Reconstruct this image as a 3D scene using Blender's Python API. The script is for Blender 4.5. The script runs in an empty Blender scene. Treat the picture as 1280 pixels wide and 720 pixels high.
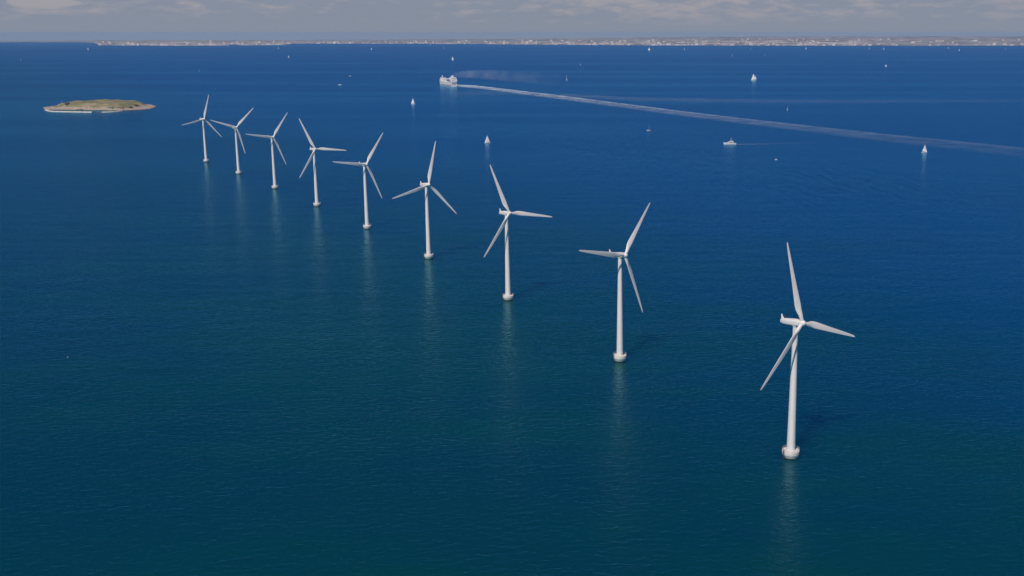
import bpy, bmesh, math, random
from mathutils import Vector, Matrix, noise as mnoise

PI = math.pi
R = math.radians
random.seed(7)
scene = bpy.context.scene
COL = scene.collection

# ---------------------------------------------------------------- camera, sky, sun, exposure
FPX, CX, CY = 1401.4, 763.9, 360.0          # focal length and principal point in 1280-wide pixels (off-centre crop)
PITCH, CAMH = R(12.850), 191.5
RE = 7.4e6                                   # effective earth radius, refraction included

cam = bpy.data.cameras.new('camera')
cam_o = bpy.data.objects.new('camera', cam)
COL.objects.link(cam_o)
cam.sensor_width = 36.0
cam.lens = FPX / 1280 * 36
cam.shift_x = -(CX - 640) / 1280
cam.clip_start = 1.0
cam.clip_end = 200000
cam_o.location = (0, 0, CAMH)
cam_o.rotation_euler = (PI / 2 - PITCH, 0, 0)
scene.camera = cam_o

SUN_EL, SUN_AZ = R(49), R(202)              # azimuth of the sun, clockwise from +Y (behind the camera, to its left)
world = bpy.data.worlds.new('World')
scene.world = world
world.use_nodes = True

sun = bpy.data.lights.new('sun', 'SUN')
sun.energy = 5.0
sun.angle = R(0.53)
sun.color = (1.0, 0.875, 0.745)
sun_o = bpy.data.objects.new('sun', sun)
COL.objects.link(sun_o)
to_sun = Vector((math.sin(SUN_AZ) * math.cos(SUN_EL), math.cos(SUN_AZ) * math.cos(SUN_EL), math.sin(SUN_EL)))
sun_o.rotation_euler = (-to_sun).to_track_quat('-Z', 'Y').to_euler()
sun_o.location = (0, 0, 400)

scene.view_settings.view_transform = 'Standard'
scene.view_settings.look = 'None'
scene.view_settings.gamma = 1.0
scene.view_settings.use_curve_mapping = False
scene.view_settings.exposure = -0.58
scene.cycles.use_denoising = True
scene.cycles.max_bounces = 6
scene.cycles.volume_bounces = 1
scene.cycles.transparent_max_bounces = 16


class NT:
    """Short-hand for building node trees."""
    def __init__(self, tree):
        self.t = tree
        self.n = tree.nodes
        self.l = tree.links

    def add(self, kind, **kw):
        nd = self.n.new(kind)
        for k, v in kw.items():
            setattr(nd, k, v)
        return nd

    def put(self, sock, v):
        if hasattr(v, 'is_linked') or hasattr(v, 'links'):
            self.l.new(v, sock)
        elif v is not None:
            if hasattr(sock.default_value, '__len__') and not hasattr(v, '__len__'):
                v = (v, v, v, 1)[:len(sock.default_value)]
            sock.default_value = v

    def math(self, op, a, b=None, c=None, clamp=False):
        nd = self.add('ShaderNodeMath', operation=op, use_clamp=clamp)
        for s, v in zip(nd.inputs, (a, b, c)):
            if v is not None:
                self.put(s, v)
        return nd.outputs[0]

    def vmath(self, op, a, b=None):
        nd = self.add('ShaderNodeVectorMath', operation=op)
        self.put(nd.inputs[0], a)
        if b is not None:
            self.put(nd.inputs[1], b)
        return nd.outputs[0]

    def noise(self, vec, scale, detail=3, rough=0.5, dist=0.0):
        nd = self.add('ShaderNodeTexNoise')
        self.put(nd.inputs['Vector'], vec)
        nd.inputs['Scale'].default_value = scale
        nd.inputs['Detail'].default_value = detail
        nd.inputs['Roughness'].default_value = rough
        nd.inputs['Distortion'].default_value = dist
        return nd.outputs['Fac']

    def ramp(self, v, lo, hi, a=0.0, b=1.0, smooth=True):
        nd = self.add('ShaderNodeMapRange', interpolation_type='SMOOTHSTEP' if smooth else 'LINEAR')
        self.put(nd.inputs['Value'], v)
        for i, x in zip((1, 2, 3, 4), (lo, hi, a, b)):
            self.put(nd.inputs[i], x)
        return nd.outputs[0]

    def mix(self, f, a, b):
        nd = self.add('ShaderNodeMix', data_type='RGBA')
        self.put(nd.inputs[0], f)
        self.put(nd.inputs[6], a if hasattr(a, 'links') or len(a) == 4 else (*a, 1))
        self.put(nd.inputs[7], b if hasattr(b, 'links') or len(b) == 4 else (*b, 1))
        return nd.outputs[2]

    def xyz(self, x, y, z):
        nd = self.add('ShaderNodeCombineXYZ')
        for s, v in zip(nd.inputs, (x, y, z)):
            self.put(s, v)
        return nd.outputs[0]


def ray(px, py):
    dx, dy = (px - CX) / FPX, -(py - CY) / FPX
    return Vector((dx, math.cos(PITCH) + dy * math.sin(PITCH), -math.sin(PITCH) + dy * math.cos(PITCH)))


def build_sky():
    k = NT(world.node_tree)
    bg = world.node_tree.nodes['Background']
    sky = k.add('ShaderNodeTexSky', sky_type='NISHITA')
    sky.sun_disc = False
    sky.sun_elevation = SUN_EL
    sky.sun_rotation = SUN_AZ
    sky.altitude = 0
    sky.air_density = 1.0
    sky.dust_density = 0.4
    sky.ozone_density = 3.0
    tc = k.add('ShaderNodeTexCoord')
    sep = k.add('ShaderNodeSeparateXYZ')
    k.put(sep.inputs[0], tc.outputs['Generated'])
    az = k.math('ARCTAN2', sep.outputs[0], sep.outputs[1])
    el = sep.outputs[2]
    # cumulus far away: noise in azimuth / elevation, flatter towards the horizon
    v1 = k.xyz(k.math('MULTIPLY', az, 44.0), k.math('MULTIPLY', el, 170.0), 3.7)
    n1 = k.noise(v1, 1.0, 9, 0.58, 0.3)
    v2 = k.xyz(k.math('MULTIPLY', az, 6.0), k.math('MULTIPLY', el, 26.0), 9.1)
    n2 = k.noise(v2, 1.0, 3, 0.5)
    bias = k.ramp(az, -0.45, 0.12, -0.05, 0.07)
    s = k.math('ADD', k.math('ADD', k.math('MULTIPLY', n1, 0.65), k.math('MULTIPLY', n2, 0.4)), bias)
    # one bright cumulus standing apart on the left
    pa, pe = math.atan2(ray(52, 3).x, ray(52, 3).y), ray(52, 3).normalized().z
    da = k.math('DIVIDE', k.math('SUBTRACT', az, pa), 0.024)
    de = k.math('DIVIDE', k.math('SUBTRACT', el, pe), 0.0042)
    g = k.math('ADD', k.math('MULTIPLY', da, da), k.math('MULTIPLY', de, de))
    s = k.math('ADD', s, k.ramp(g, 0.0, 1.6, 0.30, 0.0))
    low = k.ramp(el, 0.001, 0.022, 0.0, 1.0)
    high = k.ramp(el, 0.032, 0.045, 1.0, 0.0)
    m = k.math('MULTIPLY', k.ramp(s, 0.50, 0.72), k.math('MULTIPLY', low, high))
    m = k.math('MULTIPLY', m, 0.62)
    # a veil of thin grey cloud low in the sky
    veil = k.ramp(el, 0.028, 0.042, 0.94, 0.0)
    hs = k.add('ShaderNodeHueSaturation')
    hs.inputs['Saturation'].default_value = 2.0
    k.put(hs.inputs['Color'], sky.outputs[0])
    c = k.vmath('MAXIMUM', hs.outputs[0], (0.0, 0.0, 0.0))
    c = k.vmath('MULTIPLY', c, (0.02, 0.38, 0.72))          # sky above the pale horizon band, tinted dark blue to deepen water reflections
    c = k.mix(veil, c, (4.7, 5.25, 6.7))
    c = k.mix(m, c, (7.7, 7.0, 7.2))
    k.put(bg.inputs[0], c)
    bg.inputs[1].default_value = 0.08


build_sky()


# ---------------------------------------------------------------- geometry helpers
def sea_z(x, y):
    return -(x * x + y * y) / (2 * RE)


def at(px, py):
    """Point of the curved sea surface seen at a photo pixel (1280 x 720)."""
    d = ray(px, py)
    a = (d.x ** 2 + d.y ** 2) / (2 * RE)
    disc = d.z ** 2 - 4 * a * CAMH
    t = (-d.z - math.sqrt(max(disc, 0))) / (2 * a)
    x, y = d.x * t, d.y * t
    return Vector((x, y, sea_z(x, y)))


def px_per_m(p):
    return FPX / (p.y * math.cos(PITCH) - (p.z - CAMH) * math.sin(PITCH))


def new_mat(name, col, rough=0.5, metal=0.0, var=0.12, scale=2.0, bump=0.0, spec=0.5, col2=None, detail=5, stretch=1.0):
    m = bpy.data.materials.new(name)
    m.use_nodes = True
    k = NT(m.node_tree)
    b = m.node_tree.nodes['Principled BSDF']
    tc = k.add('ShaderNodeTexCoord')
    P = tc.outputs['Object'] if stretch == 1 else k.vmath('MULTIPLY', tc.outputs['Object'], (1, 1, stretch))
    n = k.noise(P, scale, detail, 0.6)
    c2 = col2 or tuple(c * (1 - var * 2) for c in col)
    k.put(b.inputs['Base Color'], k.mix(k.ramp(n, 0.35, 0.7), col, c2))
    b.inputs['Roughness'].default_value = rough
    b.inputs['Metallic'].default_value = metal
    b.inputs['Specular IOR Level'].default_value = spec
    if bump:
        bp = k.add('ShaderNodeBump')
        bp.inputs['Strength'].default_value = 0.6
        bp.inputs['Distance'].default_value = bump
        k.put(bp.inputs['Height'], n)
        k.put(b.inputs['Normal'], bp.outputs[0])
    return m


def finish(bm, smooth_angle=35):
    bmesh.ops.recalc_face_normals(bm, faces=bm.faces)
    for f in bm.faces:
        f.smooth = True
    for e in bm.edges:
        if len(e.link_faces) == 2 and e.calc_face_angle(0) > R(smooth_angle):
            e.smooth = False


def obj(name, bm, mat, parent=None, smooth=35):
    if smooth is not None:
        finish(bm, smooth)
    me = bpy.data.meshes.new(name)
    bm.to_mesh(me)
    bm.free()
    me.materials.append(mat)
    o = bpy.data.objects.new(name, me)
    COL.objects.link(o)
    if parent:
        o.parent = parent
    return o


def tag(o, label=None, cat=None, group=None, kind=None):
    for k, v in (('label', label), ('category', cat), ('group', group), ('kind', kind)):
        if v:
            o[k] = v
    return o


def empty(name, loc, rz=0.0):
    o = bpy.data.objects.new(name, None)
    o.empty_display_size = 1.0
    COL.objects.link(o)
    o.location = loc
    o.rotation_euler = (0, 0, rz)
    return o


def copy_tree(o, parent=None):
    c = o.copy()
    COL.objects.link(c)
    c.parent = parent
    for ch in [x for x in KIDS.get(o.name, [])]:
        cc = copy_tree(ch, c)
        KIDS.setdefault(c.name, []).append(cc)
    return c


KIDS = {}


def index_tree(root):
    for o in [root] + list(root.children_recursive):
        KIDS[o.name] = list(o.children)


def lathe(bm, prof, seg=32, M=Matrix(), cap=True):
    rings = []
    for r, z in prof:
        if r < 1e-6:
            rings.append([bm.verts.new(M @ Vector((0, 0, z)))])
        else:
            rings.append([bm.verts.new(M @ Vector((r * math.cos(2 * PI * i / seg), r * math.sin(2 * PI * i / seg), z))) for i in range(seg)])
    for a, b in zip(rings, rings[1:]):
        for i in range(seg):
            j = (i + 1) % seg
            if len(a) == 1 and len(b) > 1:
                bm.faces.new((a[0], b[j], b[i]))
            elif len(b) == 1 and len(a) > 1:
                bm.faces.new((a[i], a[j], b[0]))
            elif len(a) > 1:
                bm.faces.new((a[i], a[j], b[j], b[i]))
    if cap:
        if len(rings[0]) > 1:
            bm.faces.new(list(reversed(rings[0])))
        if len(rings[-1]) > 1:
            bm.faces.new(rings[-1])
    return bm


def box(bm, x0, x1, y0, y1, z0, z1, bev=0.0, M=Matrix()):
    vs = [bm.verts.new(M @ Vector(p)) for p in
          ((x0, y0, z0), (x1, y0, z0), (x1, y1, z0), (x0, y1, z0), (x0, y0, z1), (x1, y0, z1), (x1, y1, z1), (x0, y1, z1))]
    fs = [bm.faces.new([vs[i] for i in q]) for q in
          ((3, 2, 1, 0), (4, 5, 6, 7), (0, 1, 5, 4), (1, 2, 6, 5), (2, 3, 7, 6), (3, 0, 4, 7))]
    if bev:
        es = list({e for f in fs for e in f.edges})
        bmesh.ops.bevel(bm, geom=es, offset=bev, segments=2, profile=0.6, affect='EDGES')
    return bm


def tube(bm, a, b, r0, r1=None, seg=8):
    a, b = Vector(a), Vector(b)
    r1 = r0 if r1 is None else r1
    d = b - a
    M = Matrix.Translation(a) @ d.to_track_quat('Z', 'Y').to_matrix().to_4x4()
    return lathe(bm, [(r0, 0), (r1, d.length)], seg, M)


def loft(bm, rings, cap=True):
    vr = [[bm.verts.new(p) for p in r] for r in rings]
    n = len(vr[0])
    for a, b in zip(vr, vr[1:]):
        for i in range(n):
            j = (i + 1) % n
            bm.faces.new((a[i], a[j], b[j], b[i]))
    if cap:
        bm.faces.new(list(reversed(vr[0])))
        bm.faces.new(vr[-1])
    return bm


# ---------------------------------------------------------------- sea
def sea_material():
    m = bpy.data.materials.new('sea_water')
    m.use_nodes = True
    k = NT(m.node_tree)
    b = m.node_tree.nodes['Principled BSDF']
    tc = k.add('ShaderNodeTexCoord')
    P = tc.outputs['Object']
    sep = k.add('ShaderNodeSeparateXYZ')
    k.put(sep.inputs[0], P)
    x, y = sep.outputs[0], sep.outputs[1]

    def rot(ang, sx, sy):
        mp = k.add('ShaderNodeMapping')
        k.put(mp.inputs[0], P)
        mp.inputs['Rotation'].default_value = (0, 0, R(ang))
        mp.inputs['Scale'].default_value = (sx, sy, 1)
        return mp.outputs[0]

    # water body: greener over the shoal the turbines stand on, bluer in the deep beyond
    patch = k.noise(rot(20, 1 / 420, 1 / 260), 1.0, 4, 0.55)
    small = k.noise(rot(-15, 1 / 120, 1 / 60), 1.0, 3, 0.5)
    # distance to the right of the turbine row (deep side)
    deep = k.math('ADD', k.math('MULTIPLY', x, 0.86), k.math('MULTIPLY', y, 0.5))
    deep = k.ramp(deep, 150, 900)
    sh = k.math('ADD', k.math('MULTIPLY', patch, 0.8), k.math('MULTIPLY', small, 0.25))
    green = k.math('MULTIPLY', k.ramp(sh, 0.42, 0.64), k.math('SUBTRACT', 1.0, deep))
    c = k.mix(deep, (0.0001, 0.047, 0.077), (0.0001, 0.064, 0.205))
    c = k.mix(green, c, (0.0006, 0.062, 0.060))
    c = k.mix(k.math('MULTIPLY', k.ramp(patch, 0.5, 0.75), 0.35), c, (0.0002, 0.033, 0.072))

    # calm slicks left by the ferry, and wind-smoothed bands on the far water
    def band(p, q, w):
        ax, ay = p.x, p.y
        dx, dy = q.x - ax, q.y - ay
        L = math.hypot(dx, dy)
        ux, uy = dx / L, dy / L
        rx, ry = k.math('SUBTRACT', x, ax), k.math('SUBTRACT', y, ay)
        u = k.math('ADD', k.math('MULTIPLY', rx, ux), k.math('MULTIPLY', ry, uy))
        v = k.math('ABSOLUTE', k.math('ADD', k.math('MULTIPLY', rx, -uy), k.math('MULTIPLY', ry, ux)))
        ends = k.math('MULTIPLY', k.ramp(u, 0, L * 0.25), k.ramp(u, L * 0.75, L, 1, 0))
        return k.math('MULTIPLY', k.ramp(v, 0, w, 1, 0), ends)

    slick = k.math('MULTIPLY', band(at(640, 129), at(1330, 122), 330), 0.35)
    slick = k.math('MAXIMUM', slick, k.math('MULTIPLY', band(at(660, 182), at(985, 226), 45), 0.4))
    slick = k.math('MULTIPLY', slick, k.ramp(small, 0.25, 0.6, 0.45, 1))
    wind = k.ramp(k.noise(rot(8, 1 / 2600, 1 / 420), 1.0, 4, 0.55), 0.42, 0.66)
    calm = k.math('MAXIMUM', slick, k.math('MULTIPLY', wind, 0.35))

    # waves, metres of height: short wind waves, chop, ripples
    w1 = k.noise(rot(-18, 1 / 5.2, 1 / 2.9), 1.0, 1.5, 0.5, 0.5)
    w2 = k.noise(rot(10, 1 / 2.4, 1 / 1.2), 1.0, 3, 0.55, 0.3)
    w3 = k.noise(rot(-4, 1 / 60, 1 / 22), 1.0, 2, 0.5)
    w4 = k.noise(rot(12, 1 / 10, 1 / 70), 1.0, 2, 0.45, 0.6)                       # waves running off the ferry's track
    run = band(at(600, 150), at(1330, 290), 330)
    gust = k.ramp(k.noise(rot(25, 1 / 170, 1 / 90), 1.0, 3, 0.55), 0.3, 0.7, 0.72, 1.25)   # gusts roughen some patches more
    h = k.math('ADD', k.math('MULTIPLY', k.math('MULTIPLY', w1, gust), 0.48), k.math('MULTIPLY', w2, 0.30))
    h = k.math('ADD', h, k.math('MULTIPLY', w3, 0.5))
    h = k.math('ADD', h, k.math('MULTIPLY', k.math('MULTIPLY', w4, run), 1.8))
    bp = k.add('ShaderNodeBump')
    k.put(bp.inputs['Strength'], k.math('SUBTRACT', 1.0, k.math('MULTIPLY', calm, 0.85)))
    bp.inputs['Distance'].default_value = 1.0
    k.put(bp.inputs['Height'], h)
    # light coming back out of the water, spread some metres below the surface
    body = k.add('ShaderNodeSubsurfaceScattering', falloff='BURLEY')
    k.put(body.inputs['Color'], c)
    body.inputs['Scale'].default_value = 1.0
    body.inputs['Radius'].default_value = (14.0, 30.0, 40.0)
    gl = k.add('ShaderNodeBsdfGlossy')
    gl.inputs['Color'].default_value = (0.42, 0.82, 1.0, 1)
    k.put(gl.inputs['Roughness'], k.ramp(calm, 0, 1, 0.22, 0.10, smooth=False))
    k.put(gl.inputs['Normal'], bp.outputs[0])
    fr = k.add('ShaderNodeFresnel')
    fr.inputs['IOR'].default_value = 1.333
    k.put(fr.inputs['Normal'], bp.outputs[0])
    mx = k.add('ShaderNodeMixShader')
    k.put(mx.inputs[0], k.math('MULTIPLY', fr.outputs[0], 1.15, clamp=True))
    k.l.new(body.outputs[0], mx.inputs[1])
    k.l.new(gl.outputs[0], mx.inputs[2])
    k.l.new(mx.outputs[0], m.node_tree.nodes['Material Output'].inputs[0])
    m.node_tree.nodes.remove(b)
    return m


def build_sea():
    bm = bmesh.new()
    seg = 128
    radii = [0.0, 60.0]
    while radii[-1] < 42000:
        radii.append(radii[-1] * 1.06)
    radii[-1] = 42000
    rings = [[bm.verts.new((0, 0, 0))]]
    for r in radii[1:]:
        rings.append([bm.verts.new((r * math.cos(2 * PI * i / seg), r * math.sin(2 * PI * i / seg), -r * r / (2 * RE))) for i in range(seg)])
    for i in range(seg):
        bm.faces.new((rings[0][0], rings[1][i], rings[1][(i + 1) % seg]))
    for a, b in zip(rings[1:], rings[2:]):
        for i in range(seg):
            j = (i + 1) % seg
            bm.faces.new((a[i], b[i], b[j], a[j]))
    for f in bm.faces:
        f.smooth = True
    return tag(obj('sea', bm, sea_material(), smooth=None), kind='structure')


build_sea()


# ---------------------------------------------------------------- far coast
def lerp_tab(tab, x):
    if tab[0][0] > tab[-1][0]:
        tab = tab[::-1]
    if x <= tab[0][0]:
        return tab[0][1]
    for (x0, y0), (x1, y1) in zip(tab, tab[1:]):
        if x <= x1:
            return y0 + (y1 - y0) * (x - x0) / (x1 - x0)
    return tab[-1][1]


SHORE = [(-400, 52.6), (-60, 52.6), (95, 52.7), (118, 53.2), (124, 56.6), (215, 57.0), (285, 57.0), (292, 55.4), (300, 56.6), (355, 56.4), (364, 54.6),
         (450, 54.4), (600, 55.0), (640, 55.6), (800, 56.6), (960, 57.0), (1280, 57.0), (1600, 57.0)]
SKYL = [(-400, 51.6), (-60, 51.4), (60, 51.2), (120, 50.6), (300, 50.2), (480, 49.6), (640, 48.7), (760, 47.6), (840, 46.4), (960, 45.7), (1100, 45.4),
        (1280, 45.6), (1600, 45.6)]


def coast_point(px, frac):
    """frac 0 at the shore, 1 at the skyline ridge; returns a point of the land."""
    ys = lerp_tab(SHORE, px) + 0.25 * mnoise.noise(Vector((px * 0.06, 3.3, 0)))
    s = at(px, ys)
    d0 = math.hypot(s.x, s.y)
    d1 = max(33000.0, d0 + 6000)
    d = d0 + (d1 - d0) * frac
    yk = lerp_tab(SKYL, px) + 0.35 * mnoise.noise(Vector((px * 0.05, 9.1, 0)))
    dirv = ray(px, yk)
    hd = math.hypot(dirv.x, dirv.y)
    ztop = CAMH + dirv.z / hd * d1 - (-(d1 * d1) / (2 * RE))     # elevation of the ridge over the sea there
    ux, uy = s.x / d0, s.y / d0
    n = mnoise.noise(Vector((ux * d / 900, uy * d / 900, 1.7)))
    elev = max(ztop, 4) * frac ** 1.25 * (1 + 0.22 * n * (1 - frac)) + 3.0 * min(1, frac * 12)
    x, y = ux * d, uy * d
    return Vector((x, y, sea_z(x, y) + elev - (1.5 if frac == 0 else 0)))


def land_material():
    m = bpy.data.materials.new('coast_land')
    m.use_nodes = True
    k = NT(m.node_tree)
    b = m.node_tree.nodes['Principled BSDF']
    tc = k.add('ShaderNodeTexCoord')
    P = tc.outputs['Object']
    mp = k.add('ShaderNodeMapping')
    k.put(mp.inputs[0], P)
    mp.inputs['Scale'].default_value = (1 / 650, 1 / 2300, 1 / 900)
    n1 = k.noise(mp.outputs[0], 1.0, 5, 0.62)
    mp2 = k.add('ShaderNodeMapping')
    k.put(mp2.inputs[0], P)
    mp2.inputs['Scale'].default_value = (1 / 160, 1 / 700, 1 / 300)
    n2 = k.noise(mp2.outputs[0], 1.0, 4, 0.6)
    mp3 = k.add('ShaderNodeMapping')
    k.put(mp3.inputs[0], P)
    mp3.inputs['Scale'].default_value = (1 / 5200, 1 / 9000, 1 / 5000)
    n3 = k.noise(mp3.outputs[0], 1.0, 3, 0.5)
    c = k.mix(k.ramp(n1, 0.45, 0.58), (0.15, 0.165, 0.175), (0.60, 0.55, 0.53))
    c = k.mix(k.math('MULTIPLY', k.ramp(n2, 0.48, 0.60), k.ramp(n3, 0.35, 0.6)), c, (0.70, 0.65, 0.62))
    c = k.mix(k.math('MULTIPLY', k.ramp(n2, 0.50, 0.36), 0.6), c, (0.10, 0.115, 0.12))
    sp = k.add('ShaderNodeSeparateXYZ')
    k.put(sp.inputs[0], P)
    wood = k.ramp(k.math('ADD', sp.outputs[1], k.math('MULTIPLY', n3, 9000)), 27500, 31500)     # wooded ridge inland
    wood = k.math('MAXIMUM', k.math('MULTIPLY', wood, 0.62), k.math('MULTIPLY', k.ramp(k.math('DIVIDE', sp.outputs[0], sp.outputs[1]), 0.18, 0.27), 0.6))
    c = k.mix(wood, c, (0.20, 0.22, 0.24))
    k.put(b.inputs['Base Color'], c)
    b.inputs['Roughness'].default_value = 0.9
    return m


def build_coast():
    bm = bmesh.new()
    nx, nf = 520, 26
    rows = []
    for j in range(nf + 1):
        fr = (j / nf) ** 1.4
        rows.append([bm.verts.new(coast_point(-300 + 1900 * i / nx, fr)) for i in range(nx + 1)])
    # back slope, down to the sea beyond the ridge
    back = []
    for v in rows[-1]:
        p = v.co * 1.08
        back.append(bm.verts.new((p.x, p.y, sea_z(p.x, p.y) - 2)))
    rows.append(back)
    for a, b in zip(rows, rows[1:]):
        for i in range(nx):
            bm.faces.new((a[i], a[i + 1], b[i + 1], b[i]))
    tag(obj('far_coast', bm, land_material(), smooth=180), kind='structure')


build_coast()


# town along the far coast: thousands of specks of wall that read as one mass
def build_town():
    m = new_mat('town_walls', (0.72, 0.68, 0.65), 0.8, scale=0.01, col2=(0.46, 0.41, 0.39))
    bm = bmesh.new()
    rng = random.Random(21)
    n = 0
    while n < 400:
        px = rng.uniform(125, 1300)
        dens = lerp_tab([(125, .5), (300, .6), (420, .35), (640, .6), (760, .9), (1020, 1), (1080, .5), (1300, .35)], px)
        if rng.random() > dens:
            continue
        fr = min(0.75, 0.01 + rng.random() ** 2.2 * 0.6)
        p = coast_point(px, fr)
        w, dd, h = rng.uniform(18, 70), rng.uniform(15, 40), rng.choice((9, 12, 14, 18, 24, 34))
        M = Matrix.Translation(p) @ Matrix.Rotation(rng.uniform(-.5, .5), 4, 'Z')
        box(bm, -w / 2, w / 2, -dd / 2, dd / 2, -8, h, 0, M)
        n += 1
    tag(obj('far_town', bm, m, smooth=None), kind='stuff')


build_town()

MAT_CHIMNEY = new_mat('chimney_concrete', (0.55, 0.52, 0.5), 0.8, scale=0.05)
for px, hpx, lab in ((955.0, 8.5, 'pale tall chimney standing on the far coast, the left one of a pair'),
                     (958.0, 7.5, 'pale chimney on the far coast, the shorter right one of a pair'),
                     (1258.0, 6.5, 'lone pale chimney on the far coast near the right edge'),
                     (814.3, 12.0, 'thin pale mast rising from the coast behind the red-hulled sailboat'),
                 (220.0, 4.0, 'squat pale tower on the far left strip of coast')):
    p = coast_point(px, 0.04)
    H = hpx / px_per_m(p)
    bm = bmesh.new()
    if hpx > 10:
        H *= .999
    w_ = .35 if hpx > 10 else 1.0
    lathe(bm, [(H * .07 * w_, -10), (H * .06 * w_, H * .05), (H * .045 * w_, H * .96), (H * .05 * w_, H * .965), (H * .05 * w_, H)], 16)
    o = obj('far_chimney', bm, MAT_CHIMNEY)
    o.location = p
    tag(o, lab, 'chimney', 'chimneys on the far coast')

# ---------------------------------------------------------------- wind turbines
MAT_TOWER = new_mat('white_tower_paint', (0.86, 0.845, 0.82), 0.42, var=0.065, scale=1.3, stretch=0.05)
MAT_BLADE = new_mat('white_blade_gelcoat', (0.86, 0.845, 0.82), 0.38, var=0.045, scale=0.9, stretch=0.15)
MAT_NACELLE = new_mat('white_nacelle_paint', (0.86, 0.845, 0.825), 0.4, var=0.04, scale=0.8)
MAT_CONCRETE = new_mat('pale_foundation_concrete', (0.80, 0.78, 0.74), 0.85, var=0.1, scale=0.6, bump=0.05, col2=(0.68, 0.65, 0.60))
MAT_WET = new_mat('wet_dark_concrete', (0.07, 0.075, 0.06), 0.5, scale=0.9, col2=(0.03, 0.04, 0.025))
MAT_RAIL = new_mat('railing_steel', (0.62, 0.62, 0.60), 0.5, scale=1.0)
MAT_DARK = new_mat('dark_steel', (0.08, 0.08, 0.085), 0.6, scale=1.0)
HUB_H, BLADE_L, TILT, OVER = 64.37, 38.02, R(6.15), 3.9


def airfoil(chord, thick, n=18):
    pts = []
    for i in range(n):
        a = 2 * PI * i / n
        cx = 0.5 + 0.5 * math.cos(a)                       # 1 at the trailing edge
        t = 2.6 * thick * (0.2969 * math.sqrt(max(cx, 0)) - 0.126 * cx - 0.3516 * cx ** 2 + 0.2843 * cx ** 3 - 0.1015 * cx ** 4) * 2
        pts.append(((cx - 0.32) * chord, math.copysign(t * chord * 0.5, math.sin(a)) if abs(math.sin(a)) > 1e-6 else 0.0))
    return pts


def make_blade():
    """Span along +Z from the hub centre, trailing edge +X, upwind +Y."""
    st = [(1.0, 1.75, 1.0, 0), (2.6, 1.75, 1.0, 0), (4.4, 2.1, .72, 12), (6.4, 2.75, .42, 13), (8.6, 3.05, .31, 11.5), (11.5, 2.9, .26, 9), (16, 2.5, .22, 6.5),
          (21, 2.1, .19, 4.5), (26, 1.75, .17, 3), (31, 1.4, .16, 1.5), (34.5, 1.1, .15, .8), (36.6, .82, .15, .3), (37.5, .55, .15, 0), (BLADE_L, .16, .2, 0)]
    rings = []
    n = 18
    for r, ch, th, tw in st:
        if th < 1:
            ch *= 1.08
        if th >= 1:
            prof = [(ch * .5 * math.cos(2 * PI * i / n), ch * .5 * math.sin(2 * PI * i / n)) for i in range(n)]
        else:
            prof = airfoil(ch, th, n)
            k = max(0.0, min(1.0, (th - .42) / .58))
            prof = [(px * (1 - k) + k * ch * .5 * math.cos(2 * PI * i / n), py * (1 - k) + k * ch * .5 * math.sin(2 * PI * i / n)) for i, (px, py) in enumerate(prof)]
        a = R(-tw - 2)
        rings.append([Vector((px * math.cos(a) - py * math.sin(a), px * math.sin(a) + py * math.cos(a), r)) for px, py in prof])
    return loft(bmesh.new(), rings)


def make_tower():
    prof = [(2.05, 3.5), (2.05, 3.9), (2.0, 3.95)]
    for z in (14, 14.12, 32, 32.12, 48, 48.12):
        prof.append((2.0 + (1.16 - 2.0) * (z - 3.95) / 58.6, z))
    prof += [(1.16, 62.5), (1.3, 62.52), (1.3, 62.9)]
    return lathe(bmesh.new(), prof, 40)


def make_nacelle():
    """Axis along +X towards the rotor; origin on the tower axis at axis height."""
    st = [(-8.6, .55, .62, .05), (-8.5, .95, .85, .05), (-8.1, 1.2, 1.05, .05), (-6.5, 1.42, 1.3, .05), (-3, 1.6, 1.5, .02), (0, 1.65, 1.6, -.02),
          (1.6, 1.6, 1.58, 0), (2.3, 1.45, 1.45, 0), (2.42, 1.3, 1.3, 0)]
    rings = []
    for x, w, h, dz in st:
        rr = []
        for i in range(24):
            a = 2 * PI * i / 24
            c, s = math.cos(a), math.sin(a)
            rr.append(Vector((x, w * math.copysign(abs(c) ** .55, c), dz + h * math.copysign(abs(s) ** .55, s))))
        rings.append(rr)
    return loft(bmesh.new(), rings)


def make_hub():
    """Spinner along +X, origin at the rotor centre."""
    bm = bmesh.new()
    M = Matrix.Rotation(PI / 2, 4, 'Y')
    lathe(bm, [(1.25, -1.38), (1.45, -1.2), (1.5, -.4), (1.42, .4), (1.15, 1.15), (.7, 1.7), (.3, 1.93), (0, 2.0)], 28, M)
    return bm


def make_foundation():
    bm = bmesh.new()
    lathe(bm, [(3.35, .5), (3.75, 1.5), (3.98, 1.75), (4.02, 1.85), (4.02, 3.45), (3.95, 3.52), (2.0, 3.52)], 48, cap=False)
    return bm


def make_splash_zone():
    bm = bmesh.new()
    lathe(bm, [(3.4, -1.5), (3.3, .1), (3.32, .53)], 48, cap=False)
    return bm


def make_railing():
    bm = bmesh.new()
    n = 28
    for i in range(n):
        a = 2 * PI * i / n
        c, s = math.cos(a) * 3.85, math.sin(a) * 3.85
        tube(bm, (c, s, 3.5), (c, s, 4.65), .045, seg=5)
        a2 = 2 * PI * (i + 1) / n
        for z in (4.08, 4.63):
            tube(bm, (c, s, z), (math.cos(a2) * 3.85, math.sin(a2) * 3.85, z), .04, seg=5)
    return bm


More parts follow.
